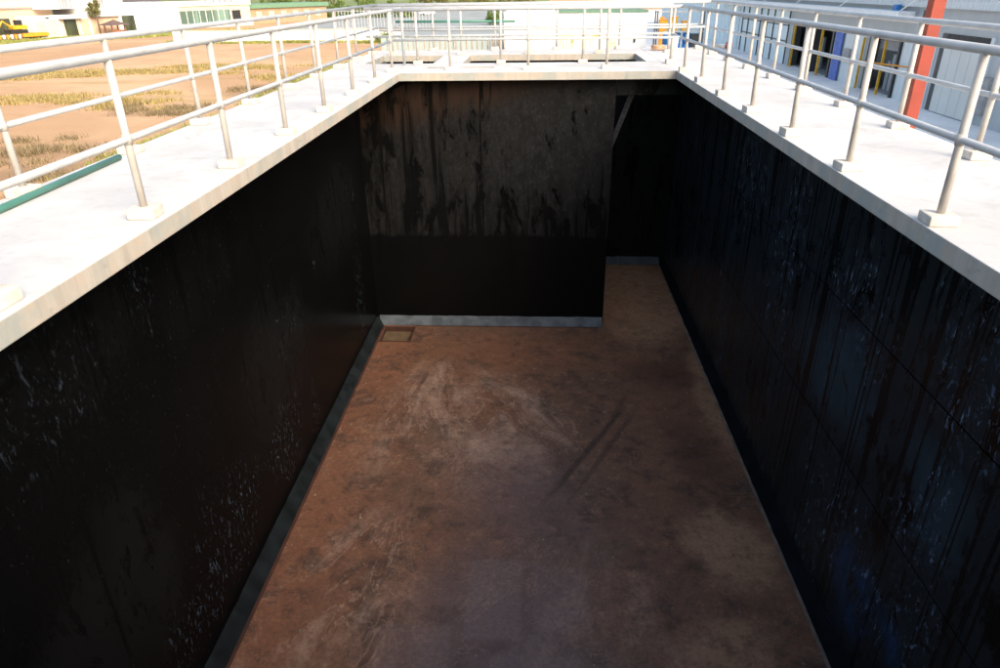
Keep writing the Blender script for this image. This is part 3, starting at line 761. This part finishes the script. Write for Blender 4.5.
# sheet fence of pale blue panels behind the rear walkway
t = thing('sheet_fence', 'low pale blue sheet fence behind the rear walkway', 'fence', (-11, 92, G))
x = -19.5
while x < -4.4:
    box('sheet', x, x+.52, 92+random.uniform(-.03,.03), 92.1, G, -4.0+random.uniform(-.04,.04), M['fenceblue'], t); x += .66
for x in (-19.6, -15, -10.5, -6): box('fence_post', x, x+.1, 91.8, 91.93, G, -3.8, M['steelgrey'], t)
# white boundary wall to the left
t = thing('boundary_wall', 'low white boundary wall at the back of the dirt field', 'wall', (-38, 112, G))
box('wall', -56, -20.5, 112, 112.25, G, -4.0, M['white'], t)
box('coping', -56, -20.5, 111.94, 112.31, -3.998, -3.9, M['cream'], t)
# tall bar fence
t = thing('bar_fence', 'tall grey bar fence beyond the yard, left of centre', 'fence', (-30, 143, G))
x = -39.0
while x < -21:
    box('bar', x, x+.12, 143, 143.12, G, -2.0, M['steelgrey'], t); x += .62
for z in (-2.4, -5.3): box('cross_rail', -39, -21, 143.13, 143.2, z, z+.12, M['steelgrey'], t)

def car(label, x, y, ang, mat, L=4.2):
    t = thing('parked_car', label, 'car', (x, y, G))
    ca, sa = math.cos(ang), math.sin(ang)
    def xf(a, b, z): return (x + a*ca - b*sa, y + a*sa + b*ca, G + z)
    prof = [(-2.1,.35),(-2.1,.85),(-1.55,.95),(-1.0,1.40),(.9,1.45),(1.75,.98),(2.1,.9),(2.12,.35)]
    MB(xf).prism(prof, 'y', -.85, .85).build('body', mat, t, bevel=.05)
    for s in (-1, 1):
        b0, b1 = sorted((s*.853, s*.868))
        MB(xf).prism([(-1.25,1.0),(-.92,1.33),(.82,1.37),(1.45,1.0)], 'y', b0, b1).build('side_window', M['darkglass'], t)
        for a in (-1.3, 1.3):
            wob = MB(xf).tube([(a, s*.66, .32), (a, s*.88, .32)], .32, 16).build('wheel', M['tyre'], t)
        MB(xf).box(2.10, 2.14, s*.55-.15, s*.55+.15, .65, .8).build('headlight', M['canopy'], t)
    MB(xf).add([(-1.60,-.7,.98),(-1.60,.7,.98),(-1.05,.65,1.40),(-1.05,-.65,1.40)], [(0,1,2,3)]).build('rear_window', M['darkglass'], t)
car('white car parked in the yard beyond the bar fence', -32.5, 219, .05, M['carwhite'])
car('grey car parked at the left edge of the yard', -52, 232, .0, M['grey'])

# ------------------------------------------------------------------ left: factory row beyond the dirt field
AX, AY = -89.8, 130.4; UX, UY = .487, .873
def LF(s, dep, z): return (AX + UX*s - UY*dep, AY + UY*s + UX*dep, z)
def lbox(name, s0, s1, d0, d1, z0, z1, mat, parent, bevel=0): return box(name, s0, s1, d0, d1, z0, z1, mat, parent, bevel, xf=LF)
# peach factory hall
t = thing('factory_hall', 'large peach factory hall at the far left', 'building', LF(-10, 14, G))
lbox('wall', -45, 6.5, 6, 30, G, -.75, M['peach'], t)
lbox('parapet', -45.3, 6.7, 5.7, 30.3, -.748, 2.5, M['cream'], t)
lbox('roof_line', -45, 6.6, 5.6, 5.98, -.95, -.80, M['grey'], t)
lbox('downpipe', -3.4, -3.2, 5.85, 5.99, -2.6, -.96, M['grey'], t)
lbox('opening', -30, -1.4, 5.93, 5.99, -5.2, -2.5, M['darkglass'], t)
for k in range(7): lbox('post', -29+k*4.1, -28.7+k*4.1, 5.7, 5.92, G, -2.5, M['grey'], t)
# low white annexe with panels
t = thing('annexe', 'low white annexe with two panels and a dark doorway', 'building', LF(3, 3, G))
lbox('wall', -.6, 9.6, 0, 5.5, G, -2.2, M['white'], t)
for s0 in (-.2, 1.95): lbox('panel', s0, s0+2.0, -.06, -.004, G+.15, -2.9, M['cream'], t)
lbox('lamp', 1.9, 2.4, -.3, -.004, -2.55, -2.35, M['dark'], t)
lbox('doorway', 4.9, 7.2, -.05, -.004, G+.02, -2.9, M['darkglass'], t)
lbox('door_post', 4.4, 4.88, -.10, -.004, G, -2.6, M['cream'], t); lbox('door_post', 7.22, 7.7, -.10, -.004, G, -2.6, M['cream'], t)
lbox('awning', 4.0, 8.2, -.9, -.006, -2.85, -2.7, M['grey'], t)
lbox('wall_panel', 7.9, 9.5, -.05, -.004, G, -2.9, M['peach'], t)
# white office block with sign letters
t = thing('office_block', 'white office block with illegible sign letters on its roof edge', 'building', LF(18, 6, G))
lbox('wall', 9.7, 29.2, 0, 12, G, -1.2, M['white'], t)
lbox('wall_top', 19.2, 29.2, .3, 12, -1.198, -.45, M['white'], t)
lbox('upper_storey', 3.0, 19.1, 3, 12, -1.19, 2.5, M['white'], t)
lbox('porch_wall', 10.0, 15.6, -.05, -.004, G, -2.75, M['peach'], t)
lbox('porch_edge', 9.9, 15.8, -.5, -.006, -2.74, -2.55, M['grey'], t)
lbox('door_glass', 16.3, 18.9, -.05, -.004, G+.02, -2.65, M['darkglass'], t)
for s0, w_ in ((6.6,.3),(7.2,.25),(7.7,.3),(8.5,.35),(13.0,.35),(13.7,.25),(14.2,.3),(14.7,.3),(15.3,.25),(15.9,.25),(16.5,.25),(17.1,.25),(17.7,.25),(18.3,.25)):
    lbox('sign_stroke', s0, s0+w_, 2.75, 2.99, -1.05, .8, M['grey' if s0 < 15 else 'cream'], t)
lbox('roof_back', 19.3, 34, 12.5, 20, -.9, .9, M['roofdark'], t)
# glazed office
t = thing('glazed_office', 'cream office with a long green glazed band', 'building', LF(38, 6, G))
lbox('wall', 29.4, 48, .4, 12, G, -1.4, M['cream'], t)
lbox('parapet', 29.3, 48.2, .1, 12.2, -1.398, -.55, M['white'], t)
lbox('sill_wall', 29.4, 48, -.1, .39, G, -4.9, M['white'], t)
for k in range(8):
    s0 = 29.6 + k*1.6
    p = lbox('pane', s0, s0+1.5, .33, .39, -4.8, -2.3, M['greenglass'], t)
    lbox('mullion', s0+1.51, s0+1.59, .25, .385, -4.8, -2.3, M['white'], p)
lbox('window', 42.9, 45.2, .33, .39, -4.4, -2.5, M['dark'], t)
for s0 in (36.0, 38.0, 39.6, 41.0, 42.6): lbox('sign_stroke', s0, s0+.45, -.02, .09, -.85, .5, M['grey'], t)
# long low building with green roof beyond
t = thing('low_building', 'long low brown building with a green roof behind the boundary wall', 'building', LF(60, 6, G))
lbox('wall', 49, 74, 2, 12, G, -2.4, M['brown'], t)
lbox('roof', 48.6, 74.5, 1.5, 12.5, -2.39, -1.5, M['roofgreen'], t)
for k in range(6): lbox('window', 51+k*3.8, 52.6+k*3.8, 1.93, 1.99, -4.6, -3.1, M['cream'], t)
# gazebo
t = thing('gazebo', 'small brown gazebo in front of the white office block', 'gazebo', LF(12.7, -3, G))
for a in (11.4, 14.0):
    for b in (-4.2, -1.8): lbox('post', a-.1, a+.1, b-.1, b+.1, G, -4.1, M['wood'], t)
V = [LF(10.6,-5,-4.1), LF(14.8,-5,-4.1), LF(14.8,-1,-4.1), LF(10.6,-1,-4.1), LF(12.0,-3.6,-3.5), LF(13.4,-3.6,-3.5), LF(13.4,-2.4,-3.5), LF(12.0,-2.4,-3.5), LF(12.7,-3,-3.15)]
mesh('roof', V, [(0,1,5,4),(1,2,6,5),(2,3,7,6),(3,0,4,7),(4,5,8),(5,6,8),(6,7,8),(7,4,8),(3,2,1,0)], M['brownroof'], t)
lbox('bench', 11.5, 13.9, -4.1, -3.7, G+.35, G+.75, M['wood'], t)
# excavator on an orange striped flatbed
t = thing('excavator', 'small yellow excavator in front of the peach hall', 'excavator', LF(-4, -1, G))
lbox('track', -5.6, -2.8, -2.4, -1.9, -4.65, -4.1, M['tyre'], t); lbox('track', -5.6, -2.8, -.6, -.1, -4.65, -4.1, M['tyre'], t)
lbox('house', -4.9, -2.6, -2.1, -.4, -4.05, -3.4, M['yellow'], t, .05); lbox('cab', -4.2, -3.2, -2.0, -1.1, -3.39, -2.6, M['dark'], t, .04)
MB(LF).tube([(-4.8,-1.2,-3.7), (-6.0,-1.2,-2.7), (-7.0,-1.2,-3.9)], .18, 8).build('boom', M['yellow'], t)
t = thing('flatbed', 'orange flatbed with striped end below the excavator', 'flatbed', LF(-5, -1, G))
lbox('deck', -4.2, 0.2, -3.2, .2, -5.25, -4.7, M['orange'], t); lbox('chassis', -10, .1, -2.8, -.2, -5.45, -5.26, M['dark'], t)
for k in range(9): lbox('stripe', -10+k*.64, -9.65+k*.64, -3.2, -2.9, -5.4, -4.75, M['orange' if k % 2 else 'white'], t)
for a in (-8.5, -6.5, -1.5):
    MB(LF).tube([(a,-3.0,-5.42),(a,.1,-5.42)], .28, 12).build('wheel', M['tyre'], t)

# ------------------------------------------------------------------ trees and shrubs
def tree(name, label, x, y, h, r, mat, n=900, base=.25, leaf=.35, group=None, seed=0):
    rnd = random.Random(seed)
    t = thing(name, label, 'tree' if name != 'shrub' else 'shrub', (x, y, G), group)
    mb = MB(); th_ = h*base
    if name == 'shrub':
        for k in range(6):
            a = k*1.05; mb.tube([(x,y,G), (x+math.cos(a)*r*.4, y+math.sin(a)*r*.4, G+h*.6)], [.05, .02], 6)
    else:
        mb.tube([(x,y,G), (x+.05*h*.3, y, G+th_), (x, y+.1, G+h*.7)], [h*.028, h*.02, h*.008], 8)
        for k in range(6):
            a = k*1.1+seed; mb.tube([(x,y,G+th_*(.9+.12*k)), (x+math.cos(a)*r*.6, y+math.sin(a)*r*.6, G+th_+h*.25+.05*h*k)], [h*.012, h*.004], 6)
    mb.build('trunk', M['bark'], t, smooth=True)
    clumps = []
    for k in range(16):
        a = rnd.uniform(0, 6.28); rr = r*rnd.uniform(.2, .85); zz = rnd.uniform(base if name != 'shrub' else .15, .95)
        sq = math.sin(math.pi*min(1, max(.12, (zz-base*.6)/(1-base*.6))))**.6
        clumps.append((x+math.cos(a)*rr*sq, y+math.sin(a)*rr*sq, G+h*zz, r*rnd.uniform(.22, .42)))
    V = []; Fc = []
    for i in range(n):
        cx, cy, cz, cr = rnd.choice(clumps)
        v = Vector((rnd.gauss(0,1), rnd.gauss(0,1), rnd.gauss(0,.8))).normalized()*cr*rnd.random()**.4
        p = Vector((cx, cy, cz)) + v
        d1 = Vector((rnd.gauss(0,1), rnd.gauss(0,1), rnd.gauss(0,1))).normalized(); d2 = d1.orthogonal().normalized()
        l = leaf*rnd.uniform(.6, 1.3); b = len(V)
        V += [p-d1*l*.5, p+d2*l*.28, p+d1*l*.5, p-d2*l*.28]; Fc.append((b,b+1,b+2,b+3))
    mesh('crown', V, Fc, mat, t)
    return t
tree('tree', 'broad leafy tree left in the row beyond the bar fence', -74, 215, 9, 6, M['leaf'], 2600, .2, .6, 'trees beyond the yard', 1)
tree('tree', 'broad leafy tree second from left beyond the bar fence', -64, 222, 10, 6.5, M['leaf_olive'], 2600, .2, .6, 'trees beyond the yard', 2)
tree('tree', 'broad leafy tree third from left beyond the bar fence', -54, 240, 9, 6, M['leaf'], 2600, .2, .6, 'trees beyond the yard', 3)
tree('tree', 'tree behind the white car beyond the yard', -40, 262, 10, 7, M['leaf_olive'], 2600, .2, .6, 'trees beyond the yard', 4)
tree('tree', 'tree beyond the yard, right of the white car', -22, 275, 10, 7, M['leaf'], 2600, .2, .6, 'trees beyond the yard', 5)
tree('tree', 'rightmost tree of the row beyond the yard', -6, 285, 10, 7, M['leaf_olive'], 2600, .2, .6, 'trees beyond the yard', 6)
p = LF(10.3, -1.8, 0); tree('tree', 'slender young tree beside the gazebo', p[0], p[1], 6.2, 1.7, M['leaf_olive'], 900, .55, .35, None, 9)
tree('shrub', 'bright green shrub left of the white shed behind the green pipe', -9.5, 157, 3.6, 2.2, M['leaf'], 1500, .1, .4, None, 8)
tree('shrub', 'low green shrub at the end of the boundary wall', -22.5, 108, 1.2, 1.6, M['leaf'], 900, .1, .25, None, 11)

def hedge(label, x0, x1, y, h, mat, n, seed):
    rnd = random.Random(seed); t = thing('hedge', label, 'hedge', ((x0+x1)/2, y, G)); V = []; Fc = []
    mb = MB()
    for k in range(int((x1-x0)/2)): mb.tube([(x0+1+k*2, y, G), (x0+1+k*2+rnd.uniform(-.3, .3), y, G+h*.6)], [.08, .03], 6)
    mb.build('stems', M['bark'], t)
    for i in range(n):
        x = rnd.uniform(x0, x1); hh = h*(.75+.25*math.sin(x*.9)+.12*math.sin(x*2.3))
        p = Vector((x, y+rnd.gauss(0, .7), G+hh*rnd.random()**.7))
        d1 = Vector((rnd.gauss(0,1), rnd.gauss(0,1), rnd.gauss(0,1))).normalized(); d2 = d1.orthogonal().normalized(); l = rnd.uniform(.35, .7); b = len(V)
        V += [p-d1*l*.5, p+d2*l*.28, p+d1*l*.5, p-d2*l*.28]; Fc.append((b,b+1,b+2,b+3))
    mesh('foliage', V, Fc, mat, t)
hedge('long leafy hedge behind the bar fence, left of centre', -76, -34, 205, 4.6, M['leaf'], 9000, 31)
hedge('olive hedge at the back of the yard, centre', -40, -2, 262, 4.6, M['leaf_olive'], 7000, 32)

# ------------------------------------------------------------------ grass on the field
def grass(label, mat, patches, seed, h0, h1, wd):
    rnd = random.Random(seed); V = []; Fc = []
    for (cx, cy, rx, ry, ang, n) in patches:
        ca, sa = math.cos(math.radians(ang)), math.sin(math.radians(ang)); cl = []
        for k in range(max(6, n//90)):
            a, b = rnd.gauss(0, .45)*rx, rnd.gauss(0, .45)*ry; cl.append((a, b))
        for i in range(n):
            a, b = rnd.choice(cl); a += rnd.gauss(0, .09)*rx; b += rnd.gauss(0, .12)*ry
            x = cx + a*ca - b*sa; y = cy + a*sa + b*ca
            h = rnd.uniform(h0, h1); t_ = rnd.uniform(0, 6.28); dx, dy = math.cos(t_)*wd, math.sin(t_)*wd
            lx, ly = rnd.gauss(0, .35)*h, rnd.gauss(0, .35)*h; k = len(V)
            V += [(x-dx, y-dy, G), (x+dx, y+dy, G), (x+lx, y+ly, G+h)]; Fc.append((k, k+1, k+2))
    o = mesh('grass', V, Fc, mat); return tag(o, label, 'grass', kind='stuff')
grass('dry yellow grass in bands across the dirt field', M['grass_dry'], [(-41,71,12,3.2,8,5000), (-33,75,8,3,0,3800), (-37,53,8,3.5,10,2600), (-31,50,6,2.8,5,1800), (-52,64,9,3,15,1500), (-24,66,6,5,0,1300)], 3, .12, .38, .05)
grass('green grass along the foot of the tank and the far buildings', M['grass_green'], [(-19.5,36,1.6,10,0,3500), (-19.8,62,1.6,14,0,4500), (-80,129,20,4.5,61,12000), (-66,138,14,4,61,8000), (-50,120,8,3,40,3500), (-38,110.5,14,.8,0,4500), (-24,108,3,1.2,0,1500)], 4, .15, .5, .06)
grass('sparse dark grass on the bare dirt near the tank', M['grass_dark'], [(-26,34,4.5,3,20,1800), (-25.5,47,4.2,3,0,1800), (-22.5,58,4,4.5,0,2000), (-21,29,3.5,3.5,0,1200)], 5, .12, .4, .03)

# ------------------------------------------------------------------ crumbs of mortar and grit on the tank floor
rnd = random.Random(21); V = []; Fc = []
for i in range(520):
    if i % 3: x, y = rnd.uniform(-3.4, 3.3), rnd.uniform(4.5, 14.1)
    else: x, y = rnd.choice((-3.42, 3.28)) + rnd.gauss(0, .12), rnd.uniform(4.5, 14.0)
    x = max(-3.5, min(3.36, x)); r = .006 + .016*rnd.random()**3
    if px0-.05 < x < px1+.05 and py0-.05 < y < py1+.05: continue
    b = len(V); pts = []
    for k in range(5):
        a = k*1.2566 + rnd.uniform(-.3, .3); q = r*rnd.uniform(.7, 1.2); pts.append((x+math.cos(a)*q, y+math.sin(a)*q, FZ))
    V += pts + [(x+rnd.uniform(-.3, .3)*r, y+rnd.uniform(-.3, .3)*r, FZ+r*rnd.uniform(.6, 1.1))]
    Fc += [(b+k, b+(k+1) % 5, b+5) for k in range(5)]
o = mesh('grit', V, Fc, M['pebble']); tag(o, 'pale mortar crumbs scattered over the brown tank floor', 'grit', kind='stuff')
